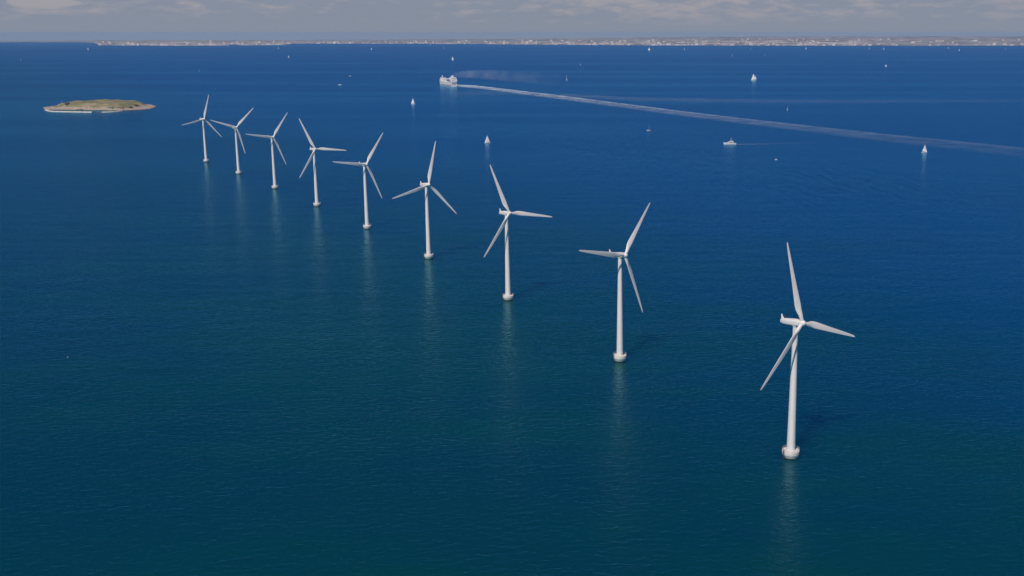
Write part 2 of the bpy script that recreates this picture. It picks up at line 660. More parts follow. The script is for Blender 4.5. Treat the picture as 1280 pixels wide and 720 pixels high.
def make_ladder():
    bm = bmesh.new()
    for sy in (-.35, .35):
        tube(bm, (4.22, sy, -1), (4.22, sy, 4.7), .09, seg=6)
        tube(bm, (4.22, sy, 3.2), (3.9, sy, 3.2), .07, seg=6)
        tube(bm, (4.22, sy, 1.2), (3.5, sy, 1.2), .07, seg=6)
    for i in range(16):
        tube(bm, (4.22, -.35, -.6 + i * .33), (4.22, .35, -.6 + i * .33), .04, seg=5)
    return bm


def make_door():
    bm = bmesh.new()
    box(bm, 1.93, 2.10, -.5, .5, 4.0, 6.2, .04)
    return bm


def make_fin():
    bm = bmesh.new()
    prof = [(-8.4, .8), (-6.9, 1.1), (-7.75, 2.2), (-8.1, 3.2), (-8.3, 3.2)]
    loft(bm, [[Vector((x, -.28, z)) for x, z in prof], [Vector((x, .28, z)) for x, z in prof]])
    return bm


def make_vane():
    bm = bmesh.new()
    tube(bm, (-6.2, 0, 1.2), (-6.2, 0, 2.5), .06)
    tube(bm, (-6.2, -.5, 2.2), (-6.2, .5, 2.2), .05)
    for s in (-.5, .5):
        tube(bm, (-6.2, s, 2.2), (-6.2, s, 2.65), .05)
        lathe(bm, [(.0, 2.62), (.16, 2.68), (.16, 2.8), (0, 2.86)], 8, Matrix.Translation((-6.2, s, 0)))
    return bm


def make_yaw_ring():
    bm = bmesh.new()
    lathe(bm, [(1.34, 62.6), (1.42, 62.65), (1.42, 63.1), (1.3, 63.15)], 32)
    return bm


TURB = [(-613.335, 1698.572, 19.560, -4.416), (-515.982, 1549.917, 48.177, -.250), (-422.239, 1401.353, 39.637, -4.284),
        (-332.247, 1255.634, -23.709, 3.741), (-243.930, 1106.714, 38.516, -2.131), (-158.392, 955.622, 17.359, 1.062),
        (-75.605, 801.061, -19.881, 5.009), (5.217, 644.384, 42.326, -3.254), (82.975, 488.048, -11.041, 4.523)]
BASE_PX = [(.6, 0), (1.0, 0), (.8, 0), (1.2, 0), (1.2, 0), (1.6, 0), (2.0, 0), (.2, 0), (-.9, 0)]
TLABEL = ['farthest white wind turbine, the left end of the row, beside the island',
          'second wind turbine from the far left end of the row, a blade slanting up right',
          'third wind turbine from the far left end, one blade almost level to the left',
          'fourth wind turbine from the far left end, one blade level to the right',
          'middle wind turbine, fifth in the row from either end, one blade level to the left',
          'sixth wind turbine from the far left end, one blade nearly upright between two low ones',
          'third nearest wind turbine, one blade level right and one hanging down left',
          'second nearest white wind turbine, one blade pointing left across its nacelle',
          'nearest and largest white wind turbine, at the right end of the row']
parts = None
for i, (tx, ty, ph, dyaw) in enumerate(TURB):
    root = empty('wind_turbine', (tx, ty, sea_z(tx, ty)))
    tag(root, TLABEL[i], 'wind turbine', 'wind turbines standing in a row in the sea')
    if parts is None:
        P = dict(foundation=obj('foundation', make_foundation(), MAT_CONCRETE, root), splash_zone=obj('splash_zone', make_splash_zone(), MAT_WET),
                 railing=obj('railing', make_railing(), MAT_RAIL), ladder=obj('ladder', make_ladder(), MAT_DARK),
                 tower=obj('tower', make_tower(), MAT_TOWER, root), door=obj('door', make_door(), MAT_DARK), yaw_ring=obj('yaw_ring', make_yaw_ring(), MAT_NACELLE),
                 nacelle=obj('nacelle', make_nacelle(), MAT_NACELLE, root), fin=obj('fin', make_fin(), MAT_NACELLE), wind_vane=obj('wind_vane', make_vane(), MAT_DARK),
                 hub=obj('hub', make_hub(), MAT_BLADE, root))
        P['blades'] = [obj('rotor_blade', make_blade(), MAT_BLADE, root)]
        for _ in range(2):
            b2 = P['blades'][0].copy()
            COL.objects.link(b2)
            P['blades'].append(b2)
        parts = P
    else:
        P = {}
        for kk, v in parts.items():
            if kk == 'blades':
                P[kk] = [b.copy() for b in v]
                for b in P[kk]:
                    COL.objects.link(b)
            else:
                P[kk] = v.copy()
                COL.objects.link(P[kk])
    for kk in ('foundation', 'tower', 'nacelle', 'hub'):
        P[kk].parent = root
    for kk in ('splash_zone', 'railing', 'ladder'):
        P[kk].parent = P['foundation']
    for kk in ('door', 'yaw_ring'):
        P[kk].parent = P['tower']
    for kk in ('fin', 'wind_vane'):
        P[kk].parent = P['nacelle']
    P['foundation'].rotation_euler = (0, 0, R(186 + 3 * i))
    P['tower'].rotation_euler = (0, 0, R(120))
    yw = R(46.471 + dyaw)
    ax = Vector((math.cos(yw) * math.cos(TILT), -math.sin(yw) * math.cos(TILT), math.sin(TILT)))
    side = Vector((math.sin(yw), math.cos(yw), 0))
    up = ax.cross(side)
    if up.z < 0:
        up = -up
    c0 = Vector((0, 0, HUB_H))
    Mn = Matrix((ax, -side if up.z * 0 else side, up)).transposed().to_4x4()
    if Mn.determinant() < 0:
        Mn = Matrix((ax, -side, up)).transposed().to_4x4()
    P['nacelle'].matrix_local = Matrix.Translation(c0) @ Mn
    P['hub'].matrix_local = Matrix.Translation(c0 + ax * OVER) @ Mn
    for b, blade in enumerate(P['blades']):
        t = R(ph) + b * 2 * PI / 3
        sp = up * math.cos(t) + side * math.sin(t)
        lead = -up * math.sin(t) + side * math.cos(t)         # direction of motion
        chord = -lead
        Mb = Matrix((chord, ax, sp)).transposed().to_4x4()
        if Mb.determinant() < 0:
            Mb = Matrix((chord, -ax, sp)).transposed().to_4x4()
        blade.parent = root
        blade.matrix_local = Matrix.Translation(c0 + ax * OVER) @ Mb


# ---------------------------------------------------------------- fort island
ISL = [(52, 135.2), (57, 137.2), (64, 137.2), (90, 137.3), (112, 137.5), (128, 137.7), (150, 138.2), (175, 137.3), (190, 136.2), (197.3, 133.6), (192, 131.7),
       (184, 131.0), (178, 130.6), (150, 130.3), (125, 130.2), (100, 130.4), (80, 131.6), (66, 133.6)]
ISL_C = at(122, 134.2)
ISL_Z = sea_z(ISL_C.x, ISL_C.y)
ISL_POL = sorted((math.atan2((at(*p) - ISL_C).y, (at(*p) - ISL_C).x), (at(*p) - ISL_C).xy.length) for p in ISL)


def isl_r(th):
    n = len(ISL_POL)
    for i in range(n):
        a0, r0 = ISL_POL[i]
        a1, r1 = ISL_POL[(i + 1) % n]
        if i == n - 1:
            a1 += 2 * PI
        t = th + 2 * PI if th < ISL_POL[0][0] else th
        if a0 <= t <= a1:
            f = (t - a0) / (a1 - a0)
            # straight chord between outline points in polar form
            return r0 * r1 * math.sin(a1 - a0) / (r0 * math.sin(t - a0) + r1 * math.sin(a1 - t))
    return ISL_POL[0][1]


def sstep(a, b, x):
    t = max(0.0, min(1.0, (x - a) / (b - a)))
    return t * t * (3 - 2 * t)


def isl_h(x, y):
    th = math.atan2(y, x)
    s = math.hypot(x, y) / isl_r(th)
    n = mnoise.noise(Vector((x / 28, y / 28, 4.2)))
    n2 = mnoise.noise(Vector((x / 9, y / 9, 8.2)))
    h = -2.0 + 4.3 * sstep(1.0, .965, s)
    top = 9.0 + 3.2 * math.exp(-((x + 5) / 75) ** 2)
    plateau = sstep(.90, .72, s) if y > 0 else sstep(.93, .50, s)
    plateau *= sstep(-128, -98, x) * sstep(124, 110, x)
    if y < 0:
        plateau = round(plateau * 3 + n * .35) / 3 * .55 + plateau * .45      # terraces towards the harbour
    h += max(0.0, plateau) * top
    h += plateau * (2.2 * n + 1.1 * n2) + .35 * n2
    # sunk courtyard behind the front rampart
    h -= 2.5 * math.exp(-((x - 25) / 38) ** 2 - ((y - 12) / 22) ** 2)
    return h


def island_material():
    m = bpy.data.materials.new('island_ground')
    m.use_nodes = True
    k = NT(m.node_tree)
    b = m.node_tree.nodes['Principled BSDF']
    tc = k.add('ShaderNodeTexCoord')
    geo = k.add('ShaderNodeNewGeometry')
    P = tc.outputs['Object']
    sep = k.add('ShaderNodeSeparateXYZ')
    k.put(sep.inputs[0], P)
    sn = k.add('ShaderNodeSeparateXYZ')
    k.put(sn.inputs[0], geo.outputs['Normal'])
    n1 = k.noise(P, 1 / 22, 5, 0.6)
    n2 = k.noise(P, 1 / 6, 4, 0.6)
    grass = k.mix(k.ramp(n1, 0.4, 0.62), (0.145, 0.165, 0.075), (0.31, 0.28, 0.18))
    grass = k.mix(k.ramp(n2, 0.58, 0.70), grass, (0.085, 0.09, 0.045))
    stone = k.mix(k.ramp(n2, 0.35, 0.65), (0.47, 0.39, 0.34), (0.34, 0.29, 0.25))
    f = k.math('MULTIPLY', k.ramp(sep.outputs[2], 2.6, 4.6), k.ramp(k.math('ADD', sn.outputs[2], k.math('MULTIPLY', n1, 0.3)), 0.96, 1.08))
    f = k.math('MAXIMUM', f, k.math('MULTIPLY', k.ramp(k.math('ADD', sep.outputs[2], k.math('MULTIPLY', n1, 5.0)), 7.5, 11.5), 0.85))
    c = k.mix(f, stone, grass)
    c = k.mix(k.ramp(sep.outputs[2], 0.9, 0.3), c, (0.06, 0.055, 0.045))
    k.put(b.inputs['Base Color'], c)
    b.inputs['Roughness'].default_value = 0.92
    return m


def build_island():
    bm = bmesh.new()
    na, nr = 180, 46
    c = bm.verts.new((0, 0, isl_h(0.01, 0.01)))
    prev = None
    for j in range(1, nr + 1):
        s = (j / nr) ** .8 * 1.03
        ring = []
        for i in range(na):
            th = -PI + 2 * PI * i / na
            r = isl_r(th) * s
            x, y = r * math.cos(th), r * math.sin(th)
            ring.append(bm.verts.new((x, y, isl_h(x, y))))
        if prev is None:
            for i in range(na):
                bm.faces.new((c, ring[i], ring[(i + 1) % na]))
        else:
            for i in range(na):
                k2 = (i + 1) % na
                bm.faces.new((prev[i], ring[i], ring[k2], prev[k2]))
        prev = ring
    o = obj('island', bm, island_material(), smooth=30)
    o.location = (ISL_C.x, ISL_C.y, ISL_Z)
    tag(o, kind='structure')


build_island()
MAT_PIER = new_mat('pier_granite', (0.66, 0.62, 0.57), 0.85, scale=0.15, col2=(0.48, 0.44, 0.40))
MAT_BRICK = new_mat('fort_brick', (0.27, 0.17, 0.13), 0.85, scale=0.4)
MAT_PLASTER = new_mat('pale_plaster', (0.62, 0.58, 0.52), 0.8, scale=0.4)
MAT_SLATE = new_mat('dark_roof', (0.09, 0.085, 0.085), 0.8, scale=0.5)
MAT_BUSH = new_mat('bush_leaves', (0.055, 0.075, 0.028), 0.7, scale=0.6, col2=(0.09, 0.10, 0.04))


def on_island(px, py):
    """Local island point whose ground is seen at a photo pixel."""
    q = at(px, py)
    for _ in range(12):
        x, y = q.x - ISL_C.x, q.y - ISL_C.y
        h = max(0, isl_h(x, y))
        d = ray(px, py)
        t = (CAMH - (ISL_Z + h)) / -d.z
        q2 = Vector((d.x * t, d.y * t, ISL_Z + h))
        q = q.lerp(q2, .5)
    x, y = q.x - ISL_C.x, q.y - ISL_C.y
    return Vector((q.x, q.y, ISL_Z + isl_h(x, y)))


def build_pier(pix, label):
    pts = [at(*p) for p in pix]
    bm = bmesh.new()
    w = 3.2
    rings = []
    for i, p in enumerate(pts):
        a, b = pts[max(0, i - 1)], pts[min(len(pts) - 1, i + 1)]
        d = (b - a).normalized()
        nrm = Vector((-d.y, d.x, 0))
        rings.append([p + nrm * w * 1.5 + Vector((0, 0, -2)), p + nrm * w + Vector((0, 0, 1.5)), p + nrm * w * .1 + Vector((0, 0, 1.5)), p + nrm * w * .05 + Vector((0, 0, 2.0)),
                      p - nrm * w * .35 + Vector((0, 0, 2.0)), p - nrm * w * 1.5 + Vector((0, 0, -2))])
    loft(bm, rings)
    o = obj('breakwater', bm, MAT_PIER)
    tag(o, label, 'breakwater', 'breakwaters of the island harbour')


build_pier([(57, 137.6), (61, 138.9), (68, 139.7), (90, 140.1), (105, 140.4), (115.5, 140.6)], 'long pale stone breakwater along the left front of the fort island')
build_pier([(127.8, 140.6), (136, 140.2), (146, 139.5), (152, 138.6)], 'short pale stone breakwater on the right side of the island harbour mouth')


def build_house(px, py, w, d, h, roof_h, wall, rot, label):
    p = on_island(px, py)
    root = empty('fort_building', p, rot)
    tag(root, label, 'building', 'small buildings on the fort island')
    bm = bmesh.new()
    box(bm, -w / 2, w / 2, -d / 2, d / 2, -2, h)
    wl = obj('wall', bm, wall, root)
    bm = bmesh.new()
    e = .4
    loft(bm, [[Vector((x, -d / 2 - e, h)), Vector((x, d / 2 + e, h)), Vector((x, 0, h + roof_h))] for x in (-w / 2 - e, w / 2 + e)])
    obj('roof', bm, MAT_SLATE, root)
    bm = bmesh.new()
    box(bm, -.9, .9, -d / 2 - .08, -d / 2 + .05, 0, 2.3)
    obj('door', bm, MAT_DARK, wl)
    for s in (-1, 1):
        obj('window', box(bmesh.new(), s * w * .3 - .7, s * w * .3 + .7, -d / 2 - .06, -d / 2 + .05, 1.0, 2.4), MAT_DARK, wl)


build_house(84.5, 134.4, 9, 7, 4.5, 2.2, MAT_DARK, .1, 'dark hut beside a mast on the left end of the fort island')
build_house(151, 136.2, 9, 6, 3.4, 1.8, MAT_PLASTER, .15, 'pale house on the right front slope of the fort island')
build_house(139, 136.8, 9, 6, 3.6, 1.8, MAT_PLASTER, -.05, 'small pale house above the harbour mouth of the fort island')
build_house(125.5, 127.6, 14, 8, 4, 2.4, MAT_BRICK, .05, 'brick building on the crest of the fort island')
build_house(174, 129.6, 16, 7, 4.2, 1.2, MAT_BRICK, -.1, 'brick blockhouse on the right end of the island crest')
build_house(100, 135.8, 11, 6, 3.0, 1.6, MAT_PLASTER, .02, 'long low pale house on the left front slope of the island')

p = on_island(77.5, 130.2)
bm = bmesh.new()
tube(bm, (0, 0, -1), (0, 0, 13), .45, .2)
o = obj('flagpole', bm, MAT_RAIL)
o.location = p
tag(o, 'thin pale mast standing at the left end of the island crest', 'mast')
p = on_island(83, 133.8)
bm = bmesh.new()
tube(bm, (0, 0, -1), (0, 0, 9), .4, .25)
o = obj('signal_mast', bm, MAT_DARK)
o.location = p
tag(o, 'dark signal mast beside the dark hut on the island', 'mast')


def bush_mesh(seed):
    rng = random.Random(seed)
    bm = bmesh.new()
    for _ in range(420):
        u = Vector((rng.gauss(0, 1), rng.gauss(0, 1), abs(rng.gauss(0, .8)))).normalized() * (rng.random() ** .4)
        c = Vector((u.x * 4.2, u.y * 3.6, u.z * 3.4 + .2))
        s = rng.uniform(.35, .8)
        q = Matrix.Rotation(rng.uniform(0, 6.28), 4, Vector((rng.gauss(0, 1), rng.gauss(0, 1), rng.gauss(0, 1))).normalized())
        bm.faces.new([bm.verts.new(c + q @ Vector(v)) for v in ((-s, -s * .6, 0), (s, -s * .6, 0), (s * .7, s * .7, s * .2), (-s * .7, s * .7, 0))])
    return bm


bush0 = None
for px, py, sc, lab in ((128, 126.9, 1.1, 'dark bush right of the brick building on the island crest'), (116, 128.6, .8, 'small bush on the left middle of the island top'),
                        (140, 127.4, 1.3, 'broad bush on the island crest behind the right breakwater'), (147, 129.2, .9, 'round bush halfway down the island, right of the middle'),
                        (163, 132.5, 1.2, 'bush on the right slope of the island below the blockhouse'), (96, 131.8, 1.0, 'bush on the left slope of the island'),
                        (170, 133.4, 1.0, 'lowest bush near the right end of the fort island'), (107, 128.2, .8, 'bush on the left crest of the island')):
    if bush0 is None:
        o = bush0 = obj('bush', bush_mesh(3), MAT_BUSH, smooth=None)
    else:
        o = bush0.copy()
        COL.objects.link(o)
    o.location = on_island(px, py)
    o.rotation_euler = (0, 0, px)
    o.scale = (sc * 1.3, sc, sc)
    tag(o, lab, 'bush', 'bushes on the fort island')

# ---------------------------------------------------------------- boats
MAT_HULL = new_mat('white_hull', (0.80, 0.79, 0.77), 0.35, var=0.03, scale=0.3)
MAT_SHIP = new_mat('ship_white', (0.86, 0.85, 0.83), 0.45, var=0.05, scale=0.08)
MAT_SHIP_BLUE = new_mat('ship_waterline_blue', (0.10, 0.12, 0.28), 0.5, scale=0.1)
MAT_RED = new_mat('red_hull', (0.34, 0.06, 0.04), 0.45, scale=0.3)
MAT_SAIL = new_mat('sailcloth', (0.84, 0.83, 0.80), 0.7, var=0.03, scale=0.4)
MAT_GLASS = new_mat('dark_window_glass', (0.02, 0.025, 0.03), 0.12, scale=1.0)
MAT_DECK = new_mat('teak_deck', (0.42, 0.31, 0.20), 0.7, scale=0.8)
MAT_LIFEBOAT = new_mat('lifeboat_orange', (0.55, 0.16, 0.05), 0.5, scale=0.5)
MAT_ALU = new_mat('aluminium_mast', (0.68, 0.69, 0.70), 0.4, metal=0.3, scale=0.5)


def hull_mesh(L, B, D, draft=.4, stern=.75, sheer=.25):
    """Boat hull, bow +X, waterline z = 0."""
    rings = []
    N = 11
    for i in range(N):
        t = i / (N - 1)
        x = -L / 2 + L * t
        wf = (stern + (1 - stern) * math.sin(min(1, t / .55) * PI / 2)) * (1 - max(0, (t - .45) / .55) ** 2.2 * .985)
        b = B / 2 * wf
        top = D * (1 + sheer * (t - .3) ** 2 * 2)
        rake = L * .06 * max(0, (t - .6) / .4)
        rings.append([Vector((x + rake, -b, top)), Vector((x + rake * .4, -b * .92, D * .35)), Vector((x, -b * .55, -draft * .7)), Vector((x, 0, -draft)),
                      Vector((x, b * .55, -draft * .7)), Vector((x + rake * .4, b * .92, D * .35)), Vector((x + rake, b, top)), Vector((x + rake, 0, top + .05 * B))])
    return loft(bmesh.new(), rings)


def sail_mesh(foot_a, foot_b, head, belly, n=8):
    """Triangular sail with a belly and a little thickness."""
    bm = bmesh.new()
    a, b, c = Vector(foot_a), Vector(foot_b), Vector(head)
    g = []
    for s in (0, .03):
        rows = []
        for j in range(n + 1):
            v = j / n
            row = []
            for i in range(n + 1):
                u = i / n
                p = (a * (1 - u) + b * u) * (1 - v) + c * v
                p = p + Vector((0, belly * math.sin(u * PI) * (1 - v) ** .6 + s, 0))
                row.append(bm.verts.new(p))
            rows.append(row)
        g.append(rows)
        for j in range(n):
            for i in range(n):
                q = (rows[j][i], rows[j][i + 1], rows[j + 1][i + 1], rows[j + 1][i])
                bm.faces.new(q if s else tuple(reversed(q)))
    return bm


def make_sailboat(sails=True, ketch=False, red=False):
    root = empty('sailboat', (0, 0, 0))
    obj('hull', hull_mesh(11, 3.4, 1.15), MAT_RED if red else MAT_HULL, root)
    bm = bmesh.new()
    box(bm, -1.6, 2.4, -1.0, 1.0, 1.05, 1.75, .15)
    cb = obj('cabin', bm, MAT_HULL, root)
    for s in (-1, 1):
        obj('window', box(bmesh.new(), -1.2, 1.9, s * 1.01 - .02, s * 1.01 + .02, 1.3, 1.55), MAT_GLASS, cb)
    bm = bmesh.new()
    tube(bm, (.7, 0, 1), (.7, 0, 15.6), .16, .10)
    obj('mast', bm, MAT_ALU, root)
    bm = bmesh.new()
    tube(bm, (.7, 0, 2.4), (-4.3, .7, 2.4), .11)
    obj('boom', bm, MAT_ALU, root)
    if sails:
        obj('mainsail', sail_mesh((.6, 0, 2.5), (-4.2, .7, 2.5), (.6, 0, 15.3), .35), MAT_SAIL, root, smooth=60)
        obj('jib', sail_mesh((5.5, 0, 1.6), (.2, .9, 1.9), (1.0, 0, 13.6), .5), MAT_SAIL, root, smooth=60)
    else:
        bm = bmesh.new()
        tube(bm, (.5, 0, 2.62), (-4.2, .68, 2.62), .2, .14)
        obj('furled_sail', bm, MAT_SAIL, root)
    if ketch:
        bm = bmesh.new()
        tube(bm, (-3.6, 0, 1), (-3.6, 0, 11.5), .13, .09)
        obj('mast', bm, MAT_ALU, root)
        obj('mizzen_sail', sail_mesh((-3.7, 0, 2.4), (-6.6, .4, 2.4), (-3.7, 0, 11.2), .25), MAT_SAIL, root, smooth=60)
    return root


def make_yacht():
    root = empty('motor_yacht', (0, 0, 0))
    obj('hull', hull_mesh(19, 5.2, 2.1, .7, .9, .5), MAT_HULL, root)
    bm = bmesh.new()
    box(bm, -9.2, -3.2, -2.2, 2.2, 2.0, 2.2)
    obj('deck', bm, MAT_DECK, root)
    bm = bmesh.new()
    loft(bm, [[Vector((x0, -y, z)), Vector((x1, -y * .8, z)), Vector((x1, y * .8, z)), Vector((x0, y, z))] for x0, x1, y, z in ((-5.5, 4.8, 2.1, 2.0), (-5.4, 3.2, 1.95, 4.3))])
    cb = obj('cabin', bm, MAT_HULL, root)
    for s in (-1, 1):
        obj('window', box(bmesh.new(), -4.8, 2.4, s * 2.03 - .06, s * 2.03 + .06, 3.0, 3.8), MAT_GLASS, cb)
    bm = bmesh.new()
    box(bm, -5.0, 1.4, -1.9, 1.9, 4.32, 5.0, .1)
    box(bm, -4.5, -.2, -1.7, 1.7, 6.4, 6.6, .06)
    for x in (-4.2, -.5):
        for s in (-1.5, 1.5):
            tube(bm, (x, s, 4.9), (x, s, 6.45), .07)
    obj('flybridge', bm, MAT_HULL, root)
    bm = bmesh.new()
    tube(bm, (-1.2, 0, 6.5), (-1.7, 0, 11.0), .22, .12)
    box(bm, -2.1, -.9, -.9, .9, 8.6, 8.8)
    obj('radar_mast', bm, MAT_HULL, root)
    return root


def make_motorboat():
    root = empty('motorboat', (0, 0, 0))
    obj('hull', hull_mesh(8.5, 2.9, 1.2, .4, .92, .5), MAT_HULL, root)
    bm = bmesh.new()
    loft(bm, [[Vector((x0, -y, z)), Vector((x1, -y * .8, z)), Vector((x1, y * .8, z)), Vector((x0, y, z))] for x0, x1, y, z in ((-1.6, 2.4, 1.1, 1.1), (-1.5, 1.3, .95, 2.5))])
    cb = obj('cabin', bm, MAT_HULL, root)
    for s in (-1, 1):
        obj('window', box(bmesh.new(), -1.1, .9, s * 1.03 - .05, s * 1.03 + .05, 1.7, 2.2), MAT_GLASS, cb)
    return root


G_NEAR, G_FAR = 'sailboats out on the strait', 'tiny far-off sails near the coast'
# px, py at the waterline, height in pixels, kind, heading, label
BOATS = [
    (516.5, 130.2, 7.6, 'sail', 165, 'white sailboat just left of and below the ferry', 1),
    (609.5, 178.8, 10.0, 'sail', 200, 'white sailboat above the middle turbines, nearest sail to the row', 1),
    (708.5, 100.2, 7.2, 'sail', 100, 'slim white sail seen edge on beyond the ferry wake', 1),
    (811.0, 163.4, 8.0, 'bare', 20, 'sailboat with bare mast and no sails, below the ferry wake', 1),
    (942.0, 100.3, 8.4, 'ketch', 170, 'two-masted white sailboat alone on the far water to the right', 1),
    (984.3, 137.6, 6.2, 'sail', 70, 'narrow white sail close above the ferry wake on the right', 1),
    (1155.3, 190.8, 10.4, 'sail', 10, 'white sailboat close under the ferry wake near the right edge', 1),
    (1107.5, 83.2, 3.0, 'sail', 150, 'small white sail high on the right, clear of the coast', 1),
    (566.0, 75.0, 4.6, 'sail', 160, 'small white sail straight above the ferry', 1),
    (554.8, 60.6, 5.0, 'sail', 95, 'faint thin sail above the ferry, close under the coast', 2),
    (915.3, 70.2, 4.4, 'sail', 80, 'bright narrow sail below the coast, above the two-masted sailboat', 2),
    (956.2, 69.2, 2.2, 'bare', 20, 'pale speck of a boat right of the bright narrow sail under the coast', 2),
    (855.5, 62.4, 3.4, 'sail', 110, 'small sail under the coast, right of the red-hulled boat', 2),
    (1086.6, 61.8, 3.4, 'sail', 60, 'left one of two small sails close together under the right coast', 2),
    (1104.8, 62.0, 2.8, 'sail', 120, 'right one of two small sails close together under the right coast', 2),
    (1199.0, 63.6, 2.6, 'sail', 30, 'small sail under the coast, alone between the close pair and the right edge', 2),
    (1257.0, 61.8, 3.0, 'sail', 80, 'last small sail under the coast at the right edge', 2),
    (1185.5, 60.6, 2.2, 'sail', 40, 'faint sail touching the shore line far to the right', 2),
    (1007.5, 61.2, 2.4, 'sail', 140, 'faint sail under the coast, left of the close pair of sails', 2),
    (938.5, 61.8, 2.2, 'sail', 70, 'faint sail under the coast, left of the chimneys', 2),
    (725.5, 81.4, 2.2, 'sail', 45, 'tiny sail above the slim edge-on sail, right of the ferry smoke', 2),
    (489.3, 56.6, 2.4, 'sail', 100, 'tiny sail against the middle shore line, left of the ferry', 2),
    (538.0, 56.2, 2.2, 'sail', 60, 'tiny sail against the shore line, above and left of the ferry', 2),
    (464.3, 62.0, 2.4, 'sail', 20, 'tiny sail near the coast, above the fifth turbine of the row', 2),
    (361.0, 72.0, 3.0, 'sail', 150, 'white sail on the far water above the third and fourth turbines', 2),
    (348.0, 61.0, 2.4, 'sail', 50, 'tiny sail close under the left coast strip, above the third turbine', 2),
    (249.3, 89.2, 2.8, 'sail', 100, 'small sail above the farthest turbine', 2),
    (110.0, 62.4, 2.8, 'sail', 30, 'small sail near the left end of the coast strip', 2),
    (26.0, 75.6, 3.6, 'sail', 100, 'lone pale sail near the left edge, above the fort island', 2),
    (26.5 + 691, 56.4, 2.0, 'sail', 10, 'faint sail against the shore line right of the ferry smoke', 2),
    (811.6, 63.4, 4.6, 'red', 170, 'red-hulled sailboat close under the middle of the coast', 2),
]
protos = {}
for px, py, hp, kind, hd, lab, g in BOATS:
    if kind not in protos:
        r = {'sail': lambda: make_sailboat(), 'bare': lambda: make_sailboat(False), 'ketch': lambda: make_sailboat(True, True), 'red': lambda: make_sailboat(True, False, True)}[kind]()
        index_tree(r)
        protos[kind] = r
    else:
        r = copy_tree(protos[kind])
    p = at(px, py)
    s = hp / px_per_m(p) / 15.6
    r.location = p
    r.rotation_euler = (0, 0, R(hd))
    r.scale = (s, s, s)
    tag(r, lab, 'sailboat', G_NEAR if g == 1 else G_FAR)

r = make_yacht()
p = at(912.6, 180.6)
s = 15.5 / px_per_m(p) / 19.5
r.location = p
r.rotation_euler = (0, 0, R(176))
r.scale = (s, s, s)
tag(r, 'white motor yacht with flybridge and mast, trailing a thin wake', 'motor yacht')
mb = None
for px, py, wp, hd, lab in ((970.2, 199.6, 3.2, 170, 'white speck of a motorboat below and right of the motor yacht'),
                            (425.2, 106.4, 4.0, 185, 'small motorboat on open water left of the ferry, the nearer of two'),
                            (437.6, 95.2, 2.6, 10, 'faint motorboat left of the ferry, the farther of two'),
                            (84.6, 446.4, 1.6, 40, 'tiny pale float of a boat on the water at the left edge, mid height')):
    if mb is None:
        r = mb = make_motorboat()
        index_tree(mb)
    else:
        r = copy_tree(mb)
    p = at(px, py)
    s = wp / px_per_m(p) / 8.5
    r.location = p
    r.rotation_euler = (0, 0, R(hd))
    r.scale = (s, s, s)
    tag(r, lab, 'motorboat', 'small motorboats on the strait')


